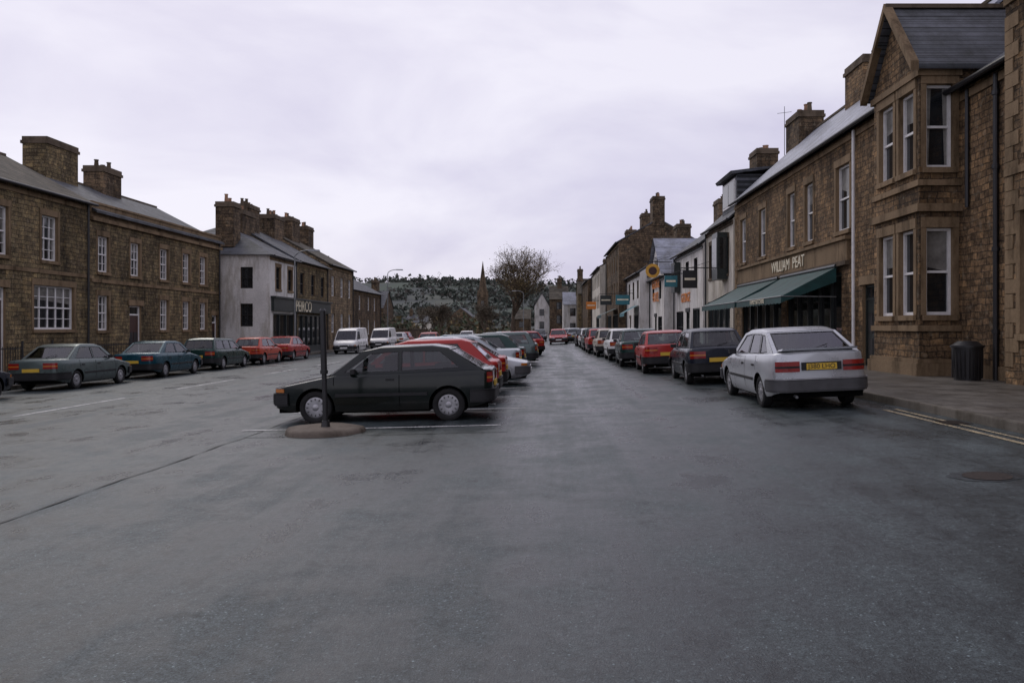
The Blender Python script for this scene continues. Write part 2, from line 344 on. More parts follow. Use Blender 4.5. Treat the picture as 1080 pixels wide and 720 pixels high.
def chimney(mb,x,y,wx,wy,z0,z1,m,pots=3):
    mb.box(x-wx/2,x+wx/2,y-wy/2,y+wy/2,z0,z1-.35,m); mb.box(x-wx/2-.07,x+wx/2+.07,y-wy/2-.07,y+wy/2+.07,z1-.35,z1-.2,'trimD'); mb.box(x-wx/2-.02,x+wx/2+.02,y-wy/2-.02,y+wy/2+.02,z1-.2,z1,'trimD')
    for i in range(pots):
        q=(i+.5)/pots-.5; px,py=(x+q*wx,y) if wx>wy else (x,y+q*wy)
        hh=random.uniform(.15,.5); pm=random.choice(('pot','trimD','trimD')); mb.cyl((px,py,z1),(px,py,z1+hh),.13,.1,10,pm); mb.cyl((px,py,z1+hh),(px,py,z1+hh+.05),.13,.13,10,pm)
def par(o,E):
    o.parent=E; o.matrix_parent_inverse=Matrix.Translation(E.location).inverted(); return o
def house(name,X,y0,y1,side,depth,zb,ze,zr,wall,roof,wins,trim='trim',chs=(),hip0=False,endops=(),parapet=False,simple=False,quoins=True,course=None,pipe=True,oh=.28):
    random.seed(int(y0*13+X*7)+5)
    E=empty(name,(X,(y0+y1)/2,zb)); X2=X+side*depth; Xm=(X+X2)/2
    W=MB();D=MB();R=MB();C=MB()
    fr=Fr((X,y0,0),(0,1,0),(-side,0,0))
    facade(W,D,fr,y1-y0,zb,ze,[(a-y0,b-y0,c,d,kd) for a,b,c,d,kd in wins],wall,trim,simple)
    fe=Fr((X,y0,0),(side,0,0),(0,-1,0)); facade(W,D,fe,depth,zb,ze,list(endops),wall,trim,True)
    W.poly([(X,y1,zb),(X2,y1,zb),(X2,y1,ze),(X,y1,ze)],wall); W.poly([(X2,y0,zb),(X2,y1,zb),(X2,y1,ze),(X2,y0,ze)],wall)
    xo=X-side*oh; xo2=X2+side*oh
    a0,a1=y0+.01,y1-.01
    if hip0:
        ym=y0+depth/2*.9
        vs=[(xo,y0-oh,ze),(xo,a1,ze),(xo2,a1,ze),(xo2,y0-oh,ze),(Xm,ym,zr),(Xm,a1,zr)]
        R.add(vs,[(0,1,5,4),(2,3,4,5),(3,0,4),(1,2,5),(0,3,2,1)],roof)
    else:
        R.prism([(xo,ze+.02),(Xm,zr),(xo2,ze+.02),(xo2,ze-.09),(Xm,zr-.14),(xo,ze-.09)],a0,a1,roof)
        for yy in(y0,y1):
            W.poly([(X,yy,ze),(X2,yy,ze),(Xm,yy,zr-.15)],wall)
        R.box(Xm-.12,Xm+.12,a0+.02,a1-.02,zr-.06,zr+.05,'trimD')
    if parapet:
        fr.box(D,-.06,y1-y0+.0,ze-.45,ze-.28,-.1,.16,trim); fr.box(D,0.003,y1-y0-.01,ze-.28,ze+.35,-.2,.02,trim); fr.box(D,-.05,y1-y0,ze+.35,ze+.45,-.25,.08,trim)
    else:
        C.cyl((xo-side*.05,a0,ze-.03),(xo-side*.05,a1,ze-.03),.065,.065,8,'black')
        fr.box(D,0.004,y1-y0-.004,ze-.3,ze-.1,-.06,.05,trim)
    if pipe:
        C.cyl((X-side*.1,y1-.35,zb),(X-side*.1,y1-.35,ze-.05),.05,.05,8,'black')
    if course: fr.box(D,0.003,y1-y0-.003,course,course+.16,-.05,.045,trim)
    if not any(w[2]<zb+.45 for w in wins): fr.box(D,0.005,y1-y0-.005,zb,zb+.45,-.05,.05,trim)
    if quoins:
        zq=zb+.5; i=0
        while zq<ze-.75:
            l=.5 if i%2 else .3
            fr.box(D,.004,l,zq,zq+.3,-.05,.022,trim); fr.box(D,y1-y0-l,y1-y0-.004,zq,zq+.3,-.05,.022,trim); zq+=.315;i+=1
    for c in chs: chimney(C,*c)
    for nm,b in(('walls',W),('windows_and_trim',D),('roof',R)): par(b.obj(nm),E)
    par(C.obj('chimneys_and_pipes',smooth=40),E)
    return E
def text(name,body,size,ctr,xd,parent,mat,yd=(0,0,1),ext=.015):
    cu=bpy.data.curves.new(name,'FONT'); cu.body=body; cu.size=size; cu.align_x='CENTER'; cu.align_y='CENTER'; cu.extrude=ext
    o=bpy.data.objects.new(name,cu); cu.materials.append(M[mat]); link(o)
    x=Vector(xd).normalized(); y=Vector(yd).normalized(); z=x.cross(y)
    m=Matrix((x,y,z)).transposed().to_4x4(); m.translation=Vector(ctr); 
    if parent: o.parent=parent; o.matrix_parent_inverse=Matrix.Translation(parent.location).inverted()
    o.matrix_basis=m; return o
def rep(ys,w,z0,z1,kd): return [(y-w/2,y+w/2,z0,z1,kd) for y in ys]
# ---- right side
E=house('stone_house',10.0,2,17.3,1,9,.3,8.9,13.6,'stoneR','slate',[(14.7,16.75,1.5,4.1,'bars'),(14.9,16.5,5.4,7.6,'sash'),(9,10.5,1.5,4,'sash'),(11.6,12.8,.4,2.9,'door')],course=4.9,chs=[(14,16.6,1.2,1.0,11.5,14.6,'stoneD',2)],pipe=False)
E=house('bay_fronted_house',10.45,17.3,23.2,1,9,.3,7.6,10.9,'stoneR','slate',[],quoins=False,pipe=False,chs=[(15.4,18,1.2,1.4,10.2,12.8,'stoneD',3)])
W=MB();D=MB();R=MB()
bx0,by0,by1,be,br=9.4,20.0,22.75,8.2,10.2
fr=Fr((bx0,by0,0),(0,1,0),(-1,0,0)); facade(W,D,fr,by1-by0,.3,be,[(.3,1.15,1.95,4.15,'plain'),(1.5,2.4,1.95,4.15,'plain'),(.3,1.15,5.65,7.7,'plain'),(1.5,2.4,5.65,7.7,'plain')],'stoneR','trim')
fs=Fr((bx0,by0,0),(1,0,0),(0,-1,0)); facade(W,D,fs,1.05,.3,be,[(.17,.84,1.95,4.15,'plain'),(.17,.84,5.65,7.75,'plain')],'stoneR','trim')
W.poly([(bx0,by1,.3),(10.45,by1,.3),(10.45,by1,be),(bx0,by1,be)],'stoneR')
ym=(by0+by1)/2
W.poly([(bx0,by0,be),(bx0,by1,be),(bx0,ym,br-.1)],'stoneR')
for z0,z1,p in((.3,.75,.14),(.75,.85,.09),(1.55,1.7,.07),(4.55,4.75,.1),(5.2,5.35,.07),(7.95,8.12,.08)):
    fr.box(D,-p,by1-by0+p,z0,z1,-.05,p,'trim'); fs.box(D,.001,1.04,z0+.002,z1-.002,-.05,p-.003,'trim')
for s,(ya) in((-1,by0-.2),(1,by1+.2)):
    R.hexa([(bx0-.25,ya,be-.12),(15,ya,be-.12),(15,ym,br-.12),(bx0-.25,ym,br-.12),(bx0-.25,ya,be),(15,ya,be),(15,ym,br),(bx0-.25,ym,br)],'slate')
for s,ya in((-1,by0-.22),(1,by1+.22)):
    R.hexa([(bx0-.32,ya,be-.18),(bx0-.12,ya,be-.18),(bx0-.12,ym,br-.1),(bx0-.32,ym,br-.1),(bx0-.32,ya,be+.07),(bx0-.12,ya,be+.07),(bx0-.12,ym,br+.12),(bx0-.32,ym,br+.12)],'trim')
R.box(bx0-.3,15,ym-.1,ym+.1,br-.02,br+.09,'trimD')
W.poly([(10.45,by0,7.5),(15,by0,7.5),(15,by0,be),(10.45,by0,be)],'stoneR')
D.cyl((10.38,18.35,.4),(10.38,18.35,7.5),.06,.06,10,'black')
D.cyl((10.38,19.6,4.6),(10.38,19.6,7.5),.05,.05,10,'black')
for z in(1.5,3.4,5.3,7.0): D.cyl((10.38,18.35,z),(10.38,18.35,z+.1),.085,.085,10,'black')
for nm,b in(('bay_walls',W),('bay_windows',D),('bay_roof',R)): par(b.obj(nm),E)
E=house('stone_shop',10.2,23.2,42.8,1,7.6,.3,8.2,11.9,'stoneR','slateL',
  rep([27.3],1.25,4.95,7.2,'plain')+rep([30.8,33.0],.95,4.95,7.2,'plain')+rep([37.4,41.0],1.15,4.95,7.2,'plain')+[(27.4,33.6,.4,3.55,'shop'),(34.4,41.2,.4,3.55,'shop'),(24.5,25.6,.4,3.0,'ddoor')],
  chs=[(13.7,33.8,1.2,2.0,10.4,12.9,'stoneR',3),(13.8,42.4,1.3,2.2,10.4,12.9,'stoneD',4)],pipe=False)
D=MB(); fr=Fr((10.2,0,0),(0,1,0),(-1,0,0))
fr.box(D,26.7,41.8,3.9,4.6,-.05,.1,'trim'); fr.box(D,26.6,41.9,4.6,4.72,-.05,.2,'trim'); fr.box(D,26.7,41.8,3.75,3.9,-.05,.16,'trimD')
D.cyl((10.1,26.1,.4),(10.1,26.1,8.1),.055,.055,10,'white')
par(D.obj('fascia_and_pipe',smooth=40),E)
text('shop_lettering','WILLIAM  PEAT',.66,(10.08,33.2,4.24),(0,-1,0),E,'gold')
def awning(y0,y1):
    A=MB(); x0,x1=10.05,8.15; z0,z1=3.72,2.72
    n=30
    for i in range(n):
        a=y0+(y1-y0)*i/n;b=y0+(y1-y0)*(i+1)/n; sg=lambda t:.05*abs(math.sin((t-y0)/(y1-y0)*math.pi*5))
        A.add([(x0,a,z0),(x0,b,z0),((x0+x1)/2,b,(z0+z1)/2-.08+sg(b)),((x0+x1)/2,a,(z0+z1)/2-.08+sg(a)),(x1,b,z1),(x1,a,z1),(x1-.01,b,z1-.22-.04*((i+1)%2)),(x1-.01,a,z1-.22-.04*(i%2))],[(0,1,2,3),(3,2,4,5),(5,4,6,7)],'green')
    for yy in(y0,y1): 
        A.cyl((x0,yy,2.7),(x1,yy,z1),.02,.02,6,'metal')
    A.cyl((x0,y0,z0+.04),(x0,y1,z0+.04),.08,.08,8,'shop'); A.cyl((x1,y0,z1),(x1,y1,z1),.025,.025,6,'metal')
    A.poly([(x0,y0,z0),(x1,y0,z1),(x1,y0,z1-.22),(x0,y0,z0-.5)],'green')
    A.poly([(x0,y1,z0),(x1,y1,z1),(x1,y1,z1-.22),(x0,y1,z0-.5)],'green')
    return A.obj('shop_awning',smooth=40)
par(awning(27.5,33.9),E); par(awning(34.3,41.4),E)
text('awning_lettering','FAMILY BUTCHERS',.24,(8.12,30.6,2.61),(0,-1,0),E,'gold',ext=.004)
E=house('dormer_house',10.1,42.8,50,1,7.6,.3,7.5,11.2,'cream','slate',rep([44.6,48.2],1.5,4.6,6.6,'dark')+[(43.5,49.4,.4,3.2,'shop')],chs=[(13.6,49.6,1.3,1.8,10,12.6,'stoneD',4)],quoins=False,trim='trimD')
D=MB(); D.box(10.6,13,44,47.6,7.6,10.1,'slate'); D.prism([(10.3,10.1),(13.8,10.55),(13.8,10.7),(10.2,10.25)],43.8,47.8,'slate')
fd=Fr((10.6,44,0),(0,1,0),(-1,0,0)); fd.box(D,.3,3.3,8.5,9.95,.003,.05,'white'); fd.box(D,.42,1.75,8.62,9.83,.052,.07,'wglass'); fd.box(D,1.87,3.18,8.62,9.83,.052,.07,'wglass')
D.box(9.5,10.09,44,45.4,4.3,6.9,'shop'); fq=Fr((9.5,44,0),(0,1,0),(-1,0,0)); fq.box(D,.1,1.3,4.9,6.6,.002,.02,'wglass'); fq=Fr((9.5,44,0),(1,0,0),(0,-1,0)); fq.box(D,.08,.5,4.9,6.6,.002,.02,'wglass')
D.cyl((13.4,44.6,11),(13.4,44.6,14.0),.02,.015,5,'black'); D.cyl((13,44.6,13.6),(13.8,44.6,13.7),.012,.012,5,'black')
par(D.obj('dormer_and_oriel'),E)
E=house('white_rendered_house',9.9,50,61,1,7.4,.3,6.9,9.9,'render','slate',rep([52.4,55.5,59],1.2,4.5,6.2,'dark')+[(51,53.4,.4,2.9,'shop'),(54.6,55.8,.35,2.7,'ddoor'),(57,60,.5,2.8,'dark')],trim='black',chs=[(13.6,60.6,1.2,1.8,9.2,11.3,'stoneD',4)],quoins=False,simple=True)
D=MB()
D.box(9.45,9.89,58.2,59.7,4.2,6.4,'shop'); fq=Fr((9.45,58.2,0),(0,1,0),(-1,0,0)); fq.box(D,.1,1.4,4.8,6.2,.002,.02,'wglass')
par(D.obj('oriel_windows'),E)
text('house_lettering','GEORGE',.9,(9.86,56,3.7),(0,-1,0),E,'orange')
E=house('white_public_house',9.1,61,69,1,7,.3,5.6,5.9,'render','slate',rep([63,67],1.1,3.9,5.3,'dark')+[(62,64.2,.9,2.5,'dark'),(65,66,.35,2.5,'ddoor')],trim='black',quoins=False,simple=True)
D=MB()
D.add([(8.8,60.7,5.7),(8.8,65,8.9),(8.8,69.3,5.7),(16,60.7,5.7),(16,65,8.9),(16,69.3,5.7)],[(0,1,4,3),(1,2,5,4)],'slateL')
D.poly([(9.09,61,5.6),(9.09,69,5.6),(9.09,65,8.6)],'render'); D.box(9.02,9.08,64.3,65.7,6,7.4,'wglass')
par(D.obj('gable_roof'),E)
text('pub_lettering','GEORGE\nHOTEL',1.1,(9.0,64.9,4.6),(0,-1,0),E,'orange')
E=house('white_rendered_house',8.2,69,80,1,7,.2,6.4,8.8,'render','slate',rep([70.5,74,77.5],1.2,4.2,5.8,'dark')+[(70,73.5,.4,2.8,'shop'),(76,77,.3,2.5,'ddoor')],quoins=False,simple=True,trim='trimD',chs=[(12,69.8,1.2,1.8,8.1,10.6,'stoneD',4),(12,79,1.2,1.8,8.1,10.6,'stoneD',4)])
E6=E
E=house('stone_town_house',7.4,80,96,1,8,.2,10.2,12.6,'stoneD','slate',rep([82,85,88,91,94],1.1,7.4,9.1,'sash')+rep([82,85,88,91,94],1.1,4.4,6.3,'sash')+[(81,87,.4,3,'shop'),(89,95,.4,3,'shop')],chs=[(11.4,81,1.2,2.2,11.8,14.8,'stoneD',5),(11.4,90,1.2,2,11.8,14.4,'stoneD',4)],simple=True,quoins=False)
E7=E
E=house('cream_town_house',6.6,96,112,1,8,.2,8.9,11.2,'cream','slateB',rep([98,101,104,107,110],1.1,6.6,8.2,'sash')+rep([98,101,104,107,110],1.1,4.0,5.6,'sash')+[(97,103,.4,3,'shop')],chs=[(10.4,97,1.2,2.2,10.4,13.4,'stoneD',5),(10.4,110,1.2,2,10.4,13,'stoneD',4)],simple=True,quoins=False,trim='trimD')
E=house('stone_town_house',6.0,112,128,1,8,-.2,8.2,10.6,'stoneD','slate',rep([114,118,122,126],1.2,4.5,6.3,'sash')+rep([114,118,122,126],1.2,1.2,3,'sash'),chs=[(9.8,113,1.2,2.2,10,12.6,'stoneD',5),(9.8,126,1.2,2,10,12.4,'stoneD',4)],simple=True,quoins=False)
def hang(x,y,z,w,h,mat,rnd=False):
    A=MB(); A.cyl((x+1.5,y,z+h/2+.15),(x-w/2-.1,y,z+h/2+.15),.03,.03,6,'black'); A.cyl((x+1.4,y,z+h/2+.6),(x,y,z+h/2+.15),.015,.015,5,'black')
    if rnd: A.cyl((x,y-.04,z),(x,y+.04,z),w/2,w/2,20,mat); A.cyl((x,y-.05,z),(x,y-.041,z),w/3.4,w/3.4,16,'door')
    else: A.box(x-w/2,x+w/2,y-.04,y+.04,z-h/2,z+h/2,mat); A.box(x-w/2+.12,x+w/2-.12,y-.05,y-.041,z-.06,z+.08,'gold')
    A.cyl((x-w/3,y,z+h/2-.1),(x-w/3,y,z+h/2+.15),.02,.02,5,'black'); A.cyl((x+w/3,y,z+h/2-.1),(x+w/3,y,z+h/2+.15),.02,.02,5,'black')
    return A.obj('hanging_sign')
hang(8.3,61.5,6.0,1.1,1.1,'yellow',True); hang(8.9,56.4,4.9,.9,.8,'blue'); hang(7.2,74,4.2,1.3,.9,'blue'); hang(8.9,49,4.6,.9,1.1,'black'); hang(6.4,84,4.5,1.2,1,'shop'); hang(5.6,97,4.3,1.2,.9,'orange')
A=MB(); A.add([(8.15,69.6,3.6),(8.15,73.8,3.6),(6.9,73.8,2.9),(6.9,69.6,2.9),(6.9,73.8,2.6),(6.9,69.6,2.6)],[(0,1,2,3),(3,2,4,5)],'blue'); par(A.obj('shop_awning'),E6)
A=MB(); A.add([(7.35,81,3.6),(7.35,87,3.6),(5.7,87,2.9),(5.7,81,2.9),(5.7,87,2.6),(5.7,81,2.6)],[(0,1,2,3),(3,2,4,5)],'green'); par(A.obj('shop_awning'),E7)
def cross_house(name,x0,x1,y,zb,ze,zr,wall,roof,chx=(),gable=False,dep=8):
    E=empty(name,((x0+x1)/2,y,zb)); W=MB();D=MB();R=MB()
    ops=[]; n=max(1,int((x1-x0)/2.6))
    for i in range(n):
        c=(x1-x0)*(i+.5)/n
        ops+=[(c-.5,c+.5,ze-2,ze-.6,'dark'),(c-.5,c+.5,ze-4.8,ze-3.2,'dark')]
    fr=Fr((x0,y,0),(1,0,0),(0,-1,0)); facade(W,D,fr,x1-x0,zb,ze,ops,wall,'trimD',True)
    W.poly([(x0,y,zb),(x0,y+dep,zb),(x0,y+dep,ze),(x0,y,ze)],wall); W.poly([(x1,y,zb),(x1,y+dep,zb),(x1,y+dep,ze),(x1,y,ze)],wall)
    if gable:
        xm=(x0+x1)/2; W.poly([(x0,y,ze),(x1,y,ze),(xm,y,zr-.1)],wall)
        R.prism([(x0-.3,ze),(xm,zr),(x1+.3,ze),(x1+.3,ze-.15),(xm,zr-.15),(x0-.3,ze-.15)],y-.2,y+dep,roof)
    else:
        ym=y+dep/2
        R.add([(x0-.1,y-.3,ze),(x1+.1,y-.3,ze),(x1+.1,ym,zr),(x0-.1,ym,zr),(x0-.1,y+dep+.3,ze),(x1+.1,y+dep+.3,ze)],[(0,1,2,3),(3,2,5,4)],roof)
        for x in(x0,x1): W.poly([(x,y,ze),(x,y+dep,ze),(x,ym,zr-.05)],wall)
    for c in chx: chimney(R,c,y+dep/2,.9,1.6,zr-.5,zr+1.6,'stoneD',3)
    for nm,b in(('walls',W),('windows',D),('roof',R)): par(b.obj(nm),E)
    return E
cross_house('white_cottage',-2.2,.8,165,-2,6,8.8,'render','slate',(),True)
cross_house('stone_cottage',.9,4.6,158,-2,7.2,10,'stoneD','slateB',(2.9,))
cross_house('white_cottage',3.2,6.5,140,-1,5.6,8,'render','slateL',(6.2,))
cross_house('stone_cottage',5.5,10,133,-1,7.2,10,'stoneL','slateB',(6,9))
cross_house('stone_cottage',-8,-3.5,190,-3,3.6,6,'stoneD','slateB',(-7.4,))
cross_house('white_cottage',-42,-35,240,-5,3,5.5,'cream','slate',(-41,))
cross_house('stone_cottage',-60,-48,330,-7,2,5.5,'stoneL','slate',(-50,))
# ---- left side
zl=-.3
E=house('stone_villa',-21,16,36.8,-1,8,zl,7.3,9.6,'stoneL','slateB',rep([20,23.5,27,30.6,33.75],1.1,4.45,6.35,'bars')+[(32.7,35.5,1.55,3.4,'tri'),(29.6,31.0,zl,3.2,'door'),(25,27.6,1.55,3.4,'tri'),(19,21.6,1.55,3.4,'tri')],chs=[(-25,30,1,1.6,9,10.5,'stoneD',3)],course=3.9,quoins=False)
E=house('parapet_terrace_house',-21,36.8,51.5,-1,8.4,zl,7.05,9.4,'stoneL','slate',rep([37.85,40.8,43.9,46.6,48.9],.95,4.25,5.95,'bars')+rep([37.85,43.9,46.6,48.9],.95,1.5,3.15,'bars')+[(40.25,41.4,zl,2.75,'door'),(50.2,51,zl,2.4,'door')],parapet=True,course=3.75,quoins=False,trim='trim',
   chs=[(-25,40.3,1.2,2.6,8.8,11.0,'stoneL',0),(-25,45,1.1,1.9,8.9,10.6,'stoneD',3)])
E=house('white_corner_building',-18.1,52.3,58,-1,9,zl,6.4,8.9,'render','slate',rep([54,56.5],.95,4.2,5.7,'dark')+[(53,57.4,-.25,2.6,'shop')],hip0=True,endops=[(1.1,1.9,4.2,5.6,'dark'),(1.1,1.9,1.7,3.2,'dark'),(4.4,5.2,4.2,5.6,'dark')],quoins=False,trim='trim',chs=[(-21.3,53.5,1.2,1.2,7,10.0,'stoneD',2),(-22,57.5,1.2,2.4,8,10.0,'stoneD',4)])
D=MB(); D.box(-18.09,-17.9,52.6,66.5,2.75,3.6,'shop'); D.box(-18.09,-17.75,52.5,66.6,3.6,3.72,'shop'); par(D.obj('shop_fascia'),E)
text('shop_lettering','PEIRCO',1.15,(-17.87,59,3.15),(0,1,0),E,'gold')
E=house('stone_terrace_house',-18.15,58,66.5,-1,9,zl,6.5,9.2,'stoneL','slate',rep([59.5,62.3,65],1.05,4.1,5.7,'dark')+[(58.6,66,-.25,2.6,'shop')],quoins=False,simple=True,chs=[(-22.5,60,1.2,2.2,8.6,10.8,'stoneD',5),(-22.5,65.6,1.2,2.4,8.6,10.8,'stoneD',5)])
E=house('stone_terrace_house',-18.1,66.5,75,-1,9,zl,6.9,9.5,'stoneR2','slateB',rep([68,71,73.8],1.05,4.3,6,'sash')+rep([68,71,73.8],1.05,1.2,2.8,'sash'),quoins=False,simple=True,chs=[(-22.5,70,1.2,2.2,9,11.2,'stoneD',5),(-22.5,74.5,1.2,1.6,9,11,'stoneD',3)])
E=house('stone_cottage_row',-18.6,75,90,-1,8,zl,5.3,7.6,'stoneD','slate',rep([77,80,84,87],1.05,3.4,4.8,'sash')+rep([77,80,84,87],1.05,.9,2.4,'sash'),quoins=False,simple=True,chs=[(-22.5,82,1.2,1.6,7,8.6,'stoneD',3)])
cross_house('stone_cottage',-34,-24,118,-.5,4.5,7.2,'stoneD','slate',(-26,))
A=MB()
for i in range(150):
    y=16+i*.14
    if 29.4<y<31.2: continue
    A.cyl((-19.3,y,-.3),(-19.3,y,.95),.012,.012,4,'black')
for z in(.0,.85): A.box(-19.32,-19.28,16,29.4,z,z+.04,'black'); A.box(-19.32,-19.28,31.2,37,z,z+.04,'black')
for y in(29.4,31.2,37): A.cyl((-19.3,y,-.3),(-19.3,y,1.15),.04,.04,8,'black')
A.obj('iron_railings')
# ---- church
k=MB(); cx,cy=-23.5,300
k.box(cx-1.9,cx+1.9,cy-1.9,cy+1.9,-8,13,'stoneD'); 
for sx in(-1,1):
    for sy in(-1,1): k.cyl((cx+sx*1.75,cy+sy*1.75,13),(cx+sx*1.75,cy+sy*1.75,16),.4,.03,6,'stoneD')
k.cyl((cx,cy,13),(cx,cy,26.5),1.9,.05,8,'stoneD'); k.box(cx-.5,cx+.5,cy-1.95,cy-1.9,8,11.5,'wglass')
k.prism([(cx-13,-8),(cx-3,-8),(cx-3,5),(cx-8,8.7),(cx-13,5)],cy-4,cy+14,'stoneD'); k.prism([(cx-13.4,4.7),(cx-8,9.0),(cx-2.6,4.7),(cx-8,8.5)],cy-3.8,cy+14,'slate'); k.box(cx-9,cx-7,cy-4.06,cy-4,1,5,'wglass')
k.obj('church_with_spire')
# ---------------------------------------------------------------- trees
def bare_tree(name,x,y,h,spread,leafmat,nleaf,seed=1,depth=6,leafsize=.14,bark='bark',gs=.22):
    random.seed(seed); A=MB(); z=gz(x,y)-.1; E=empty(name,(x,y,z)); tips=[]
    def br(p,d,l,r,n):
        segs=3; q=p
        for i in range(segs):
            d2=(d+Vector((random.uniform(-.13,.13),random.uniform(-.13,.13),random.uniform(-.02,.12)))).normalized()
            e=q+d2*l/segs; ra=r*(1-.3*i/segs); rb=r*(1-.3*(i+1)/segs); A.cyl(q,e,ra,rb,7 if n>3 else 3,bark,cap=False)
            q=e; d=d2
            if n<=4: tips.append((q.copy(),n))
            if n>0 and i>=1 and n<depth:
                s=Vector((random.uniform(-1,1),random.uniform(-1,1),random.uniform(-.2,.6))).normalized()
                br(q,(d*.6+s*.8).normalized(),l*random.uniform(.5,.75),max(.012,r*.42),n-1 if n<3 else n-2)
        if n>0:
            for i in range(random.choice((2,3)) if n<depth else 4):
                s=Vector((random.uniform(-1,1),random.uniform(-1,1),random.uniform(-.25,.5))).normalized()
                br(q,(d+s*spread).normalized(),l*random.uniform(.65,.9),max(.012,r*.62),n-1)
    br(Vector((x,y,z)),Vector((0,0,1)),h*.22,h*.02,depth)
    par(A.obj('trunk_and_branches',recalc=False),E)
    Lf=MB()
    for i in range(nleaf):
        t,n=random.choice(tips); c=t+Vector([random.gauss(0,gs) for _ in range(3)])
        a=Vector([random.uniform(-1,1) for _ in range(3)])*leafsize; b=Vector([random.uniform(-1,1) for _ in range(3)])*leafsize
        Lf.poly([c-a,c+b,c+a,c-b],leafmat)
    par(Lf.obj('leaves',recalc=False),E); return E
bare_tree('budding_tree',-5.4,135,18.5,.80,'leafO',9000,seed=14,depth=6,leafsize=.085,gs=.4)
bare_tree('bare_tree',-20,150,10,.8,'leafB',1800,seed=5,depth=5)
bare_tree('bare_tree',-13,170,11,.8,'leafB',2000,seed=6,depth=5)
bare_tree('bare_tree',-31,128,9,.8,'leafB',1500,seed=9,depth=5)
bare_tree('bare_tree',-27,190,12,.8,'leafB',2000,seed=16,depth=5)
bare_tree('bare_tree',-16,230,13,.8,'leafB',2000,seed=18,depth=5)
def foliage(name,blobs,mats,per,ls,fl=.3):
    A=MB(); 
    for bx,by,bz,r in blobs:
        sub=[(Vector((bx,by,bz))+Vector((random.gauss(0,r*.45),random.gauss(0,r*.45),random.gauss(0,r*fl))),r*random.uniform(.25,.5)) for _ in range(6)]
        for i in range(per):
            c0,rr=random.choice(sub); d=Vector([random.gauss(0,1) for _ in range(3)]).normalized()*rr*random.uniform(.6,1.1); c=c0+d
            a=Vector([random.uniform(-1,1) for _ in range(3)])*ls*r; b=Vector([random.uniform(-1,1) for _ in range(3)])*ls*r
            A.poly([c-a,c+b,c+a,c-b],random.choice(mats))
    return A.obj(name,recalc=False)
random.seed(21)
B=[(random.uniform(-85,-8),random.uniform(185,360)) for _ in range(110)]
B=[(x,y,gz(x,y)+random.uniform(2,5.5),random.uniform(3,5)) for x,y in B]
foliage('distant_woodland',B,['leafG','leafB','leafB','leafO'],120,.13)
B=[]
random.seed(33)
for i in range(150):
    y=random.uniform(470,1150); x=random.uniform(-.36,.15)*y; a=random.uniform(-.3,.3); nT=random.choice((1,3,5,8,12,16))
    for j in range(nT):
        X=x+j*8*math.cos(a)+random.uniform(-4,4); Y=min(1160,y+j*8*math.sin(a)+random.uniform(-9,9)); B.append((X,Y,gz(X,Y)+2.2,random.uniform(4.5,8.5)))
foliage('hillside_trees',B,['leafH','leafH','leafH2'],22,.27)
B=[(-26+random.uniform(-4,5),96+random.uniform(0,25),1.6,2.6) for _ in range(9)]
foliage('hedge_shrubs',B,['leafG','leafB'],260,.08)
A=MB(); A.box(-19.5,-19.1,90,130,-.5,1.3,'stoneD'); A.box(-19.6,-19.0,90,130,1.3,1.42,'trimD'); A.obj('stone_wall')
# ---------------------------------------------------------------- street furniture
def lamp(x,y,h,s):
    A=MB(); z=gz(x,y)+.1; A.cyl((x,y,z),(x,y,z+1.2),.1,.09,12,'metal'); A.cyl((x,y,z+1.2),(x,y,z+h-.5),.07,.045,12,'metal')
    p=[Vector((x,y,z+h-.5))]
    for i in range(1,9):
        t=i/8*math.pi/2; p.append(Vector((x+s*1.0*(1-math.cos(t)),y,z+h-.5+.5*math.sin(t))))
    for a,b in zip(p,p[1:]): A.cyl(a,b,.04,.04,8,'metal')
    e=p[-1]; A.hexa([e+Vector(v) for v in((-.05,-.1,-.06),(s*.75,-.13,-.08),(s*.75,.13,-.08),(-.05,.1,-.06),(-.05,-.07,.05),(s*.7,-.08,.04),(s*.7,.08,.04),(-.05,.07,.05))],'metal')
    A.obj('street_lamp',smooth=40)
lamp(-17.8,90,8.4,1); lamp(-17.3,55,7.2,1); lamp(-3.2,118,7,-1)
px,py=-3.57,12.95; pz=gz(px,py)
A=MB(); n=40
rp=[(.0,.10),(.5,.105),(.6,.085),(.63,.05),(.64,-.03)]
vs=[];fs=[]
for r,z in rp:
    for i in range(n):
        t=2*math.pi*i/n; q=r*(1+.012*math.sin(5*t)); vs.append((px+q*math.cos(t),py+q*math.sin(t),pz+z+.01*math.sin(4*t+r*3)*r))
for j in range(len(rp)-1):
    for i in range(n): fs.append((j*n+i,j*n+(i+1)%n,(j+1)*n+(i+1)%n,(j+1)*n+i))
M['plinth']=weather('stone_plinth',(.15,.125,.10),.4,.8)
A.add(vs,fs,'plinth')
tl=-.05
A.cyl((px,py,pz+.09),(px+tl*.5,py,pz+1.0),.042,.040,14,'black'); A.cyl((px,py,pz+.09),(px,py,pz+.2),.075,.06,14,'black')
A.cyl((px+tl*.5,py,pz+.99),(px+tl,py,pz+1.98),.05,.046,14,'black'); A.cyl((px+tl*.5,py,pz+.96),(px+tl*.5,py,pz+1.02),.062,.062,14,'black'); A.cyl((px+tl,py,pz+1.98),(px+tl,py,pz+2.02),.055,.03,14,'black')
A.obj('bollard_post_on_plinth',smooth=45,doubles=False)
bx,by=9.75,18.4; bz=gz(bx,by)+.13; A=MB(); A.cyl((bx,by,bz),(bx,by,bz+.75),.28,.33,20,'black'); A.cyl((bx,by,bz+.75),(bx,by,bz+.8),.36,.36,20,'black'); A.cyl((bx,by,bz+.8),(bx,by,bz+.9),.34,.2,20,'black'); 
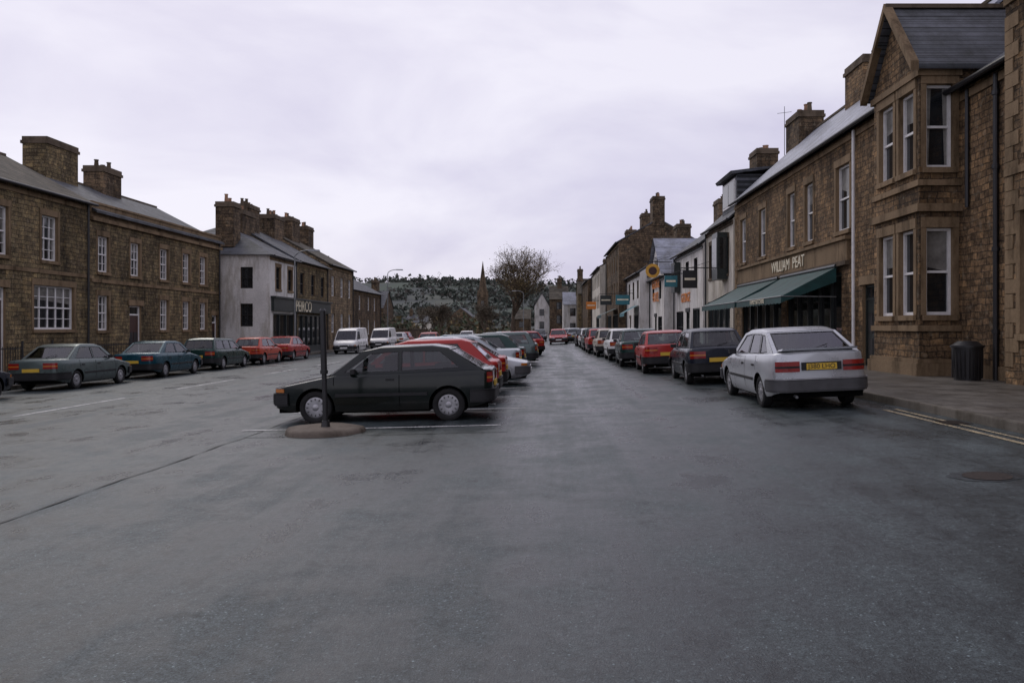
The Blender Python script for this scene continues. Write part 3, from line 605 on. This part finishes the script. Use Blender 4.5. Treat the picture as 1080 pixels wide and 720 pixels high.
for i in range(20):
    t=i*math.pi/10; A.box(bx+.315*math.cos(t)-.01,bx+.315*math.cos(t)+.01,by+.315*math.sin(t)-.01,by+.315*math.sin(t)+.01,bz+.05,bz+.72,'black')
A.obj('litter_bin',smooth=35)
# ---------------------------------------------------------------- cars
M['trimb']=plain('black_plastic',(.016,.016,.017),.5,var=.2,spec=.35)
M['tyre']=plain('tyre_rubber',(.018,.018,.018),.85,var=.3,spec=.3)
M['well']=plain('wheel_well',(.006,.006,.006),1,spec=0)
M['hub']=plain('hubcap',(.34,.34,.35),.4,.6,var=.3)
M['hubs']=plain('hubcap_slot',(.05,.05,.05),.6)
M['int']=plain('car_interior',(.025,.025,.027),.9)
M['cglass']=glassmat('car_glass',(.42,.47,.46))
M['tail']=plain('tail_lamp',(.25,.01,.008),.15,coat=1,var=.2)
M['amber']=plain('indicator_lamp',(.5,.16,.02),.2,coat=1)
M['head']=plain('head_lamp',(.5,.52,.55),.12,.6)
M['ply']=plain('rear_number_plate',(.62,.40,.04),.5,var=.05)
M['plw']=plain('front_number_plate',(.7,.7,.68),.5,var=.05)
M['bump']=plain('grey_bumper',(.06,.06,.063),.5,var=.2)
M['paint']=paint('car_paint_default',(.3,.3,.3))
SPEC={
'hatch3':dict(L=3.94,W=1.62,wh=(.77,3.15),top=[(0,.57),(.04,.64),(.25,.69),(.95,.82),(1.1,.85),(3.55,.90),(3.89,.91),(3.94,.87)],gh=[(.98,.83),(1.60,1.27),(1.93,1.315),(2.85,1.325),(3.15,1.30),(3.8,.90)],
  win=[[(1.29,.905),(1.72,1.22),(2.24,1.255),(2.24,.915)],[(2.32,.92),(2.32,1.255),(2.99,1.245),(3.34,.955)]],doors=[1.11,2.28],B=1,C=4),
'lift5':dict(L=4.42,W=1.72,wh=(.86,3.47),top=[(0,.56),(.05,.64),(1.1,.87),(1.3,.9),(3.9,.99),(4.34,1.01),(4.42,.97)],gh=[(1.08,.87),(1.85,1.33),(2.2,1.38),(3.0,1.39),(3.35,1.36),(4.17,1.0)],
  win=[[(1.5,.95),(1.98,1.28),(2.42,1.32),(2.42,.965)],[(2.5,.97),(2.5,1.32),(3.08,1.32),(3.22,.985)],[(3.29,.99),(3.16,1.31),(3.36,1.29),(3.72,1.02)]],doors=[1.25,2.46,3.26],B=1,C=4,wide=True),
'saloon':dict(L=4.45,W=1.70,wh=(.85,3.45),top=[(0,.58),(.05,.66),(1.1,.86),(1.3,.9),(3.65,.95),(4.37,.95),(4.45,.88)],gh=[(1.08,.87),(1.78,1.32),(2.1,1.37),(2.9,1.38),(3.12,1.35),(3.78,.95)],
  win=[[(1.46,.94),(1.9,1.27),(2.38,1.31),(2.38,.95)],[(2.46,.95),(2.46,1.31),(3.0,1.30),(3.38,.97)]],doors=[1.25,2.42,3.3],B=1,C=4),
'hatch5':dict(L=3.75,W=1.60,wh=(.72,3.05),top=[(0,.58),(.04,.67),(.9,.86),(1.05,.89),(3.4,.93),(3.70,.93),(3.75,.88)],gh=[(.88,.86),(1.5,1.33),(1.8,1.38),(2.95,1.38),(3.15,1.35),(3.58,.93)],
  win=[[(1.2,.94),(1.62,1.27),(2.12,1.32),(2.12,.95)],[(2.2,.95),(2.2,1.32),(2.86,1.31),(3.1,.97)]],doors=[1.02,2.16,2.98],B=1,C=4),
'estate':dict(L=4.4,W=1.70,wh=(.85,3.42),top=[(0,.58),(.05,.67),(1.1,.86),(1.3,.9),(4.2,.95),(4.36,.95),(4.4,.9)],gh=[(1.08,.87),(1.75,1.33),(2.1,1.4),(3.9,1.42),(4.02,1.38),(4.3,.95)],
  win=[[(1.44,.94),(1.88,1.27),(2.36,1.33),(2.36,.95)],[(2.44,.95),(2.44,1.33),(3.1,1.33),(3.1,.96)],[(3.18,.96),(3.18,1.33),(3.86,1.33),(4.02,.98)]],doors=[1.25,2.4,3.14],B=1,C=4),
'van':dict(L=4.5,W=1.75,wh=(.8,3.5),top=[(0,.62),(.05,.78),(.55,.98),(.7,1.02),(4.4,1.05),(4.45,1.05),(4.5,1.0)],gh=[(.5,.97),(1.15,1.7),(1.5,1.82),(4.1,1.86),(4.32,1.82),(4.45,1.05)],
  win=[[(.88,1.08),(1.3,1.58),(1.85,1.62),(1.85,1.08)]],doors=[.75,1.92,3.0],B=1,C=4,k=.12)}
def car_mesh(key):
    s=SPEC[key]; L,W=s['L'],s['W']; H=W/2; wf,wr=s['wh']; RW=.295; RA=.35; zc=.29; A=MB()
    def hw(x):
        t=min(.994,abs(x-L/2)/(L/2)); return H*(1-t**9)**(1/9.)
    SF=[(.16,.90),(.28,.965),(.45,.995),(.58,1.0),(.72,.992),(.86,.965),(1.05,.93)]
    sf=lambda z:interp(SF,z)
    sk=lambda x,z:hw(x)*sf(z)
    BOT=[(0,.30),(.35,.22),(.6,.2),(L-.6,.22),(L-.3,.26),(L,.34)]
    xs=set(lin(0.012,L-.012,44)); xs|={.0125,.03,.06,.10,.16,.24,L-.03,L-.06,L-.1,L-.16,L-.24,s['gh'][0][0],s['gh'][-1][0]}
    for c in(wf,wr):
        for i in range(0,17):
            a=math.pi*i/16; xs.add(c+RA*math.cos(a)*.9999)
        xs|={c-RA-.001,c+RA+.001}
    xs=sorted(xs)
    def bot(x):
        b=interp(BOT,x)
        for c in(wf,wr):
            if abs(x-c)<RA: b=max(b,zc+math.sqrt(RA*RA-(x-c)**2)*1.0)
        return b
    ZL=[0,.27,.34,.42,.5,.58,.66,.74,.8,9]
    ga,gd=s['gh'][0][0],s['gh'][-1][0]
    rows=[]
    for x in xs:
        b=bot(x); t=interp(s['top'],x); b=min(b,t-.02); r=[]
        for z in ZL:
            zz=max(b,min(t-.03,z)); r.append((x,sk(x,zz),zz))
        y=r[-1][1]; r+=[(x,y-.02,t-.008),(x,y-.06,t),(x,y*.75,t+.014),(x,y*.4,t+.022),(x,0,t+.025)]
        rows.append(r)
    m=len(rows[0])
    for sg in(1,-1):
        vs=[(x,y*sg,z) for r in rows for x,y,z in r]; fp=[];fi=[]
        for i in range(len(rows)-1):
            xm=(rows[i][0][0]+rows[i+1][0][0])/2
            for j in range(m-1):
                f=(i*m+j,i*m+j+1,(i+1)*m+j+1,(i+1)*m+j)
                if j>=11 and ga+.05<xm<gd-.06: fi.append(f)
                else: fp.append(f)
        A.add(vs,fp,'paint'); A.add(vs,fi,'int')
    for r in(rows[0],rows[-1]):
        A.poly([(x,y,z) for x,y,z in r]+[(x,-y,z) for x,y,z in r[::-1]][1:],'paint')
    A.box(.1,wf-RA,-H*.85,H*.85,.2,.3,'well'); A.box(wf+RA,wr-RA,-H*.88,H*.88,.18,.3,'well'); A.box(wr+RA,L-.1,-H*.85,H*.85,.22,.34,'well'); A.box(.3,L-.3,-.45,.45,.24,.4,'well')
    for c in(wf,wr):
        for sg in(1,-1):
            n=20
            vs=[];
            for yy in(H*.965,H-.32):
                for i in range(n+1):
                    a=math.pi*i/n; vs.append((c+(RA-.004)*math.cos(a),sg*yy,zc+(RA-.004)*math.sin(a)))
            A.add(vs,[(i,i+1,n+2+i,n+1+i) for i in range(n)],'well')
            A.poly([(c+RA*math.cos(math.pi*i/n),sg*(H-.32),zc+RA*math.sin(math.pi*i/n)) for i in range(n+1)]+[(c-RA,sg*(H-.32),.2),(c+RA,sg*(H-.32),.2)],'well')
            pr=[(.19,-.012),(.205,.0),(.255,.004),(.283,-.012),(RW,-.045),(RW,-.13),(.27,-.17),(.1,-.17)]
            y0=H-.035; N_=28
            vs=[(c+r*math.cos(2*math.pi*i/N_),sg*(y0+d),zc+r*math.sin(2*math.pi*i/N_)) for r,d in pr for i in range(N_)]
            A.add(vs,[(j*N_+i,j*N_+(i+1)%N_,(j+1)*N_+(i+1)%N_,(j+1)*N_+i) for j in range(len(pr)-1) for i in range(N_)],'tyre')
            pr=[(.0,-.0),(.045,-.002),(.06,-.014),(.15,-.008),(.18,-.012),(.19,-.02)]
            vs=[(c+r*math.cos(2*math.pi*i/N_),sg*(y0+d),zc+r*math.sin(2*math.pi*i/N_)) for r,d in pr for i in range(N_)]
            A.add(vs,[(j*N_+i,j*N_+(i+1)%N_,(j+1)*N_+(i+1)%N_,(j+1)*N_+i) for j in range(len(pr)-1) for i in range(N_)],'hub')
            for q in range(12):
                a=2*math.pi*q/12; da=.085
                A.poly([(c+r*math.cos(a+e),sg*(y0-.005),zc+r*math.sin(a+e)) for r,e in((.125,-da*.8),(.162,-da),(.162,da),(.125,da*.8))],'hubs')
    G=s['gh']; kk=s.get('k',.30); zb=G[0][1]; wg=H*.93-.015
    yz=lambda z:wg-kk*(z-zb)
    bi,ci=s['B'],s['C']
    roof=G[bi:ci+1]
    for sg in(1,-1):
        outer=[Vector((x,sg*yz(z),z)) for x,z in G]
        outer[0].z-=.03; outer[-1].z-=.03
        belt=[Vector((x,sg*yz(interp(s['top'],x)),interp(s['top'],x)-.02)) for x in (G[-1][0]-.5,G[-1][0]-1.2,G[0][0]+.6)]
        outer+=belt
        holes=[[Vector((x,sg*yz(z),z)) for x,z in w] for w in s['win']]
        loops=[outer]+holes; flat=[v for l in loops for v in l]
        A.add(flat,[tuple(t) for t in tessellate_polygon(loops)],'paint')
        for h in holes:
            cc=sum(h,Vector())/len(h)
            big=[v+(v-cc).normalized()*.02+Vector((0,sg*.004,0)) for v in h]; hh=[v+Vector((0,sg*.004,0)) for v in h]
            n=len(h); A.add(big+hh,[(i,(i+1)%n,n+(i+1)%n,n+i) for i in range(n)],'trimb')
            A.poly([v-Vector((0,sg*.008,0)) for v in h],'cglass')
            ii=[v-Vector((0,sg*.03,0)) for v in h]; A.add(h+ii,[(i,(i+1)%n,n+(i+1)%n,n+i) for i in range(n)],'trimb')
    rs=[]
    for idx,(x,z) in enumerate(roof):
        ed=idx in(0,len(roof)-1); q=.15 if ed else 1; y=yz(z)
        rs.append([(x,y,z),(x,y-.025,z+.022*q),(x,y-.09,z+.034*q),(x,y*.5,z+.046*q),(x,0,z+.05*q),(x,-y*.5,z+.046*q),(x,-y+.09,z+.034*q),(x,-y+.025,z+.022*q),(x,-y,z)])
    fl=[v for r in rs for v in r]
    A.add(fl,[(i*9+j,i*9+j+1,(i+1)*9+j+1,(i+1)*9+j) for i in range(len(rs)-1) for j in range(8)],'paint')
    for (bx,bz_),(tx,tz),kind in((G[0],G[bi],'f'),(G[-1],G[ci],'r')):
        yb,yt=yz(bz_),yz(tz); P=lambda u,v:Vector((bx+(tx-bx)*v,u*(yb+(yt-yb)*v),bz_+(tz-bz_)*v))
        out=[P(-1,-.06),P(1,-.06),P(1,1),P(-1,1)]; m_=.10 if kind=='f' else .14; hb=.06 if kind=='f' else .12
        hole=[P(-1+m_,hb),P(1-m_,hb),P(1-m_,.93),P(-1+m_,.93)]
        if key=='van' and kind=='r': hole=[P(-.7,.3),P(.7,.3),P(.7,.8),P(-.7,.8)]
        lp=[out,hole]; A.add([v for l in lp for v in l],[tuple(t) for t in tessellate_polygon(lp)],'paint')
        nrm=(out[1]-out[0]).cross(out[3]-out[0]).normalized()
        if nrm.z<0: nrm=-nrm
        cc=sum(hole,Vector())/4; big=[v+(v-cc).normalized()*.03+nrm*.004 for v in hole]; h2=[v+nrm*.004 for v in hole]
        A.add(big+h2,[(i,(i+1)%4,4+(i+1)%4,4+i) for i in range(4)],'trimb'); A.poly([v-nrm*.006 for v in hole],'cglass')
        if kind=='f':
            for u in(-.15,.45): A.cyl(P(u,.07)+nrm*.02,P(u+.45,.14)+nrm*.02,.008,.008,5,'trimb')
        elif key!='van': A.cyl(P(0,.12)+nrm*.02,P(.4,.3)+nrm*.02,.008,.008,5,'trimb')
    sx=G[1][0]+.35
    if key!='van':
        for yy in(-.36,.36):
            A.box(sx,sx+.14,yy-.22,yy+.22,.8,1.03,'int'); A.box(sx+.02,sx+.12,yy-.12,yy+.12,1.03,1.17,'int')
        A.box(sx+.95,sx+1.1,-.6,.6,.8,1.02,'int')
    A.box(G[0][0]+.2,G[0][0]+.45,-.6,.6,.8,.92,'int'); A.cyl((G[0][0]+.55,.36,.91),(G[0][0]+.57,.36,.93),.17,.17,16,'int')
    def path(front):
        p=[(x,sk(x,.5)) for x in(.8,.6,.4,.3,.22,.16,.1,.06,.03,.012)]; y=p[-1][1]; p+=[(.008,y*f) for f in(.93,.8,.6,.3,0)]
        full=p+[(x,-y) for x,y in p[::-1][1:]]
        return full if front else [(L-x,y) for x,y in full]
    def band(pts,z0,z1,off,mat,zt=0):
        n=len(pts); o=[]
        for i,(x,y) in enumerate(pts):
            a=Vector(pts[max(0,i-1)]);b=Vector(pts[min(n-1,i+1)]); d=(b-a); nn=Vector((d.y,-d.x)); 
            if nn.dot(Vector((x-L/2,y)))<0: nn=-nn
            nn=nn.normalized(); o.append((x+nn.x*off,y+nn.y*off))
        vs=[(x,y,z0) for x,y in pts]+[(x,y,z0) for x,y in o]+[(x,y,z1) for x,y in o]+[(x,y,z1) for x,y in pts]
        fs=[]
        for i in range(n-1):
            for q in range(3): fs.append((q*n+i,q*n+i+1,(q+1)*n+i+1,(q+1)*n+i))
        fs+=[(0,n,2*n,3*n),(n-1,2*n-1,3*n-1,4*n-1)]
        A.add(vs,fs,mat)
    bm_='bump' if key=='lift5' else 'trimb'
    for front in(True,False):
        P=path(front); fx=(lambda x:x) if front else (lambda x:L-x)
        wx=wf if front else L-wr
        bp=[p for p in P if fx(p[0])<=max(.3,wx-RA-.03)]
        band(bp,.33,.56,.03,bm_); band(bp,.36,.53,.048,bm_); band(bp,.545,.556,.05,'hub' if key=='lift5' else 'trimb')
        yl=.44*W/2
        if front:
            band([p for p in P if p[1]>=yl-.08 and fx(p[0])<.08],.565,.64,.012,'head'); band([p for p in P if p[1]<=-yl+.08 and fx(p[0])<.08],.565,.64,.012,'head')
            band([p for p in P if p[1]>0 and .05<fx(p[0])<.23],.57,.635,.014,'amber'); band([p for p in P if p[1]<0 and .05<fx(p[0])<.23],.57,.635,.014,'amber')
            A.box(-.015,.03,-.3,.3,.57,.63,'trimb'); A.box(-.065,-.03,-.26,.26,.38,.49,'plw')
        else:
            z0,z1=(.68,.86) if key!='van' else (.7,1.0)
            yt=yl*.9 if key!='van' else .62
            for sg in(1,-1):
                q=[p for p in P if p[1]*sg>=yt and fx(p[0])<.11]; band(q,z0,z1,.012,'tail'); band(q,z0+.065,z0+.10,.016,'amber' if key!='lift5' else 'trimb')
            if s.get('wide'): A.box(L-.005,L+.018,-yt,yt,.70,.84,'trimb')
            A.box(L+.0,L+.025,-.26,.26,.585 if not s.get('wide') else .71,.69 if not s.get('wide') else .82,'ply')
            A.cyl((L-.1,-.45,.26),(L+.03,-.45,.25),.025,.025,10,'metal')
    if key=='lift5':
        A.hexa([(4.05,-.66,1.03),(4.36,-.66,1.045),(4.36,.66,1.045),(4.05,.66,1.03),(4.15,-.64,1.06),(4.40,-.64,1.085),(4.40,.64,1.085),(4.15,.64,1.06)],'paint')
    for sg in(1,-1):
        xx=lin(wf+RA+.02,wr-RA-.02,14)
        vs=[(x,sg*(sk(x,z)+d),z) for x in xx for z,d in((.47,0),(.475,.014),(.525,.014),(.53,0))]
        A.add(vs,[(i*4+j,i*4+j+1,(i+1)*4+j+1,(i+1)*4+j) for i in range(14) for j in range(3)],'trimb')
        for dx in s['doors']:
            zt=interp(s['top'],dx)-.03; zz=lin(.25,zt,8)
            pt=[(dx if not(any(abs(dx-c)<RA+.05 for c in(wf,wr)) and z<.66) else None,z) for z in zz]
            pts=[(x,z) for x,z in pt if x]
            vs=[(x+e,sg*(sk(x,z)+.0025),z) for x,z in pts for e in(-.006,.006)]
            A.add(vs,[(2*i,2*i+1,2*i+3,2*i+2) for i in range(len(pts)-1)],'well')
        for dx in s['doors'][1:]:
            x=dx-.16; y=sk(x,.76); A.box(x-.08,x+.07,min(sg*(y-.01),sg*(y+.018)),max(sg*(y-.01),sg*(y+.018)),.745,.78,'trimb')
        x0=G[0][0]+.42; z0=interp(s['top'],x0)+.0; y=yz(z0)
        A.hexa([(x0,sg*(y+.02),z0),(x0+.1,sg*(y+.02),z0),(x0+.1,sg*(y+.17),z0+.02),(x0+.03,sg*(y+.17),z0+.02),(x0,sg*(y+.02),z0+.1),(x0+.1,sg*(y+.02),z0+.11),(x0+.1,sg*(y+.17),z0+.11),(x0+.03,sg*(y+.17),z0+.1)],'trimb')
    if key in('hatch5','estate'): A.cyl((G[1][0]+.1,H*.3,G[1][1]+.04),(G[1][0]+.45,H*.3,G[1][1]+.5),.004,.003,4,'trimb')
    A.v=[(x-L/2,y,z) for x,y,z in A.v]
    return A.mesh('car_'+key,smooth=38,doubles=True)
CM={k_:car_mesh(k_) for k_ in SPEC}
PAINT={'black':((.004,.008,.007),0,.22),'red':((.36,.020,.016),0,.35),'silver':((.50,.52,.54),.5,.35),'dgreen':((.010,.038,.032),.2,.3),'teal':((.008,.060,.085),.3,.3),
'white':((.72,.72,.70),0,.35),'cream':((.45,.40,.32),0,.4),'navy':((.010,.014,.024),.2,.3),'grey':((.095,.125,.12),.4,.35),'orange':((.44,.055,.025),0,.35),'lgrey':((.33,.36,.38),.4,.35)}
PM={k_:paint('car_paint_'+k_,*v) for k_,v in PAINT.items()}
def car(kind,x,y,face,col,name='parked_car',dz=0):
    o=bpy.data.objects.new(name,CM[kind]); link(o)
    for i,sl in enumerate(o.material_slots):
        if sl.material==M['paint']: sl.link='OBJECT'; sl.material=PM[col]
    e=.8; sx=(gz(x+e,y)-gz(x-e,y))/(2*e); rz={'away':-90,'left':0,'right':180,'toward':90}.get(face,face)
    m=Matrix.Translation((x,y,gz(x,y)+dz))@Matrix.Rotation(-math.atan(sx),4,'Y')@Matrix.Rotation(math.radians(rz),4,'Z')
    o.matrix_basis=m; return o
random.seed(3)
car('hatch3',-2.9,15.0,'left','black')
row=[('hatch5','red',-2.75),('hatch3','red',-2.9),('lift5','silver',-2.75),('saloon','lgrey',-2.8),('hatch5','dgreen',-2.8),('hatch5','teal',-2.75),('estate','grey',-2.8),('saloon','navy',-2.8),('hatch3','white',-2.9),('saloon','lgrey',-2.8),('hatch5','orange',-2.6)]
for i,(k_,c,x) in enumerate(row): 
    car(k_,x+random.uniform(-.25,.3),17.8+i*2.75,180 if c in('silver','white','teal') else random.uniform(-2,2),c)
car('hatch5',-1.5,47.5,-62,'red')
car('saloon',-2.9,51,'left','white')
sie=car('lift5',4.8,15.9,-90.5,'silver')
car('hatch5',4.45,21.9,-91,'navy'); car('hatch3',3.98,27.0,-92,'red'); car('saloon',3.75,32,-92,'dgreen'); car('hatch5',3.62,37,'away','white')
car('hatch5',3.4,42,'away','cream'); car('saloon',3.3,47.5,'away','red'); car('estate',3.3,53,'away','grey'); car('hatch5',3.3,59,'away','white'); car('saloon',3.3,65,'away','navy')
car('saloon',1.25,75,'toward','red','moving_car'); car('hatch5',-.6,92,'toward','navy','moving_car'); car('hatch5',2.9,80,'away','lgrey'); car('saloon',2.8,88,'away','white')
car('saloon',-15.5,19.9,'away','navy'); car('saloon',-15.6,26.4,'away','grey'); car('saloon',-15.6,32.3,'away','teal'); car('estate',-15.6,37.9,'away','dgreen'); car('hatch5',-15.5,43,'away','orange'); car('saloon',-15.5,47.8,'away','red')
car('van',-14.6,60,'toward','white','parked_van'); car('van',-14.8,73,'toward','white','parked_van'); car('saloon',-9.6,66,'toward','red','moving_car'); car('hatch5',-15,82,'away','white'); car('saloon',-8.8,90,'toward','white','moving_car')
car('hatch5',-15.5,88,'away','red')
t=text('plate_lettering','J380 LHO',.115,(2.237,0,.765),(0,1,0),None,'black',ext=.001); t.parent=sie
# ---------------------------------------------------------------- world
w=bpy.data.worlds.new('World'); S.world=w; w.use_nodes=True; t=w.node_tree; t.nodes.clear()
def nn(ty): return t.nodes.new(ty)
out=nn('ShaderNodeOutputWorld'); sky=nn('ShaderNodeTexSky'); sky.sky_type='NISHITA'; sky.sun_disc=False; sky.sun_elevation=math.radians(42); sky.sun_rotation=math.radians(-30)
b1=nn('ShaderNodeBackground'); b1.inputs[1].default_value=.1; t.links.new(sky.outputs[0],b1.inputs[0])
tc=nn('ShaderNodeTexCoord'); mp=nn('ShaderNodeMapping'); mp.inputs['Scale'].default_value=(1,1,2.6); mp.inputs['Location'].default_value=(.4,0,.35); t.links.new(tc.outputs['Generated'],mp.inputs[0])
no=nn('ShaderNodeTexNoise'); no.inputs['Scale'].default_value=2.4; no.inputs['Detail'].default_value=8; no.inputs['Roughness'].default_value=.5; no.inputs['Distortion'].default_value=.35; t.links.new(mp.outputs[0],no.inputs['Vector'])
cr=nn('ShaderNodeValToRGB'); e=cr.color_ramp.elements; e[0].position=.34; e[0].color=(.62,.58,.76,1); e[1].position=.62; e[1].color=(.92,.885,.99,1); t.links.new(no.outputs['Fac'],cr.inputs[0])
b2=nn('ShaderNodeBackground'); b2.inputs[1].default_value=1.0; t.links.new(cr.outputs[0],b2.inputs[0])
mx=nn('ShaderNodeMixShader'); mx.inputs[0].default_value=.9; t.links.new(b1.outputs[0],mx.inputs[1]); t.links.new(b2.outputs[0],mx.inputs[2]); t.links.new(mx.outputs[0],out.inputs[0])
sd=bpy.data.lights.new('sun','SUN'); sd.energy=.7; sd.angle=math.radians(25); sd.color=(1,.95,.87); so=link(bpy.data.objects.new('sun',sd))
el,az=math.radians(42),math.radians(-30)
d=Vector((math.sin(az)*math.cos(el),math.cos(az)*math.cos(el),math.sin(el))); so.rotation_euler=d.to_track_quat('Z','Y').to_euler(); so.location=d*50
cd=bpy.data.cameras.new('camera'); cd.lens=28; cd.sensor_width=36; cd.clip_end=6000; cd.shift_x=-35/1080; cd.shift_y=-15/1080
co=link(bpy.data.objects.new('camera',cd)); co.location=(0,0,1.65); co.rotation_euler=(math.radians(90),0,0); S.camera=co
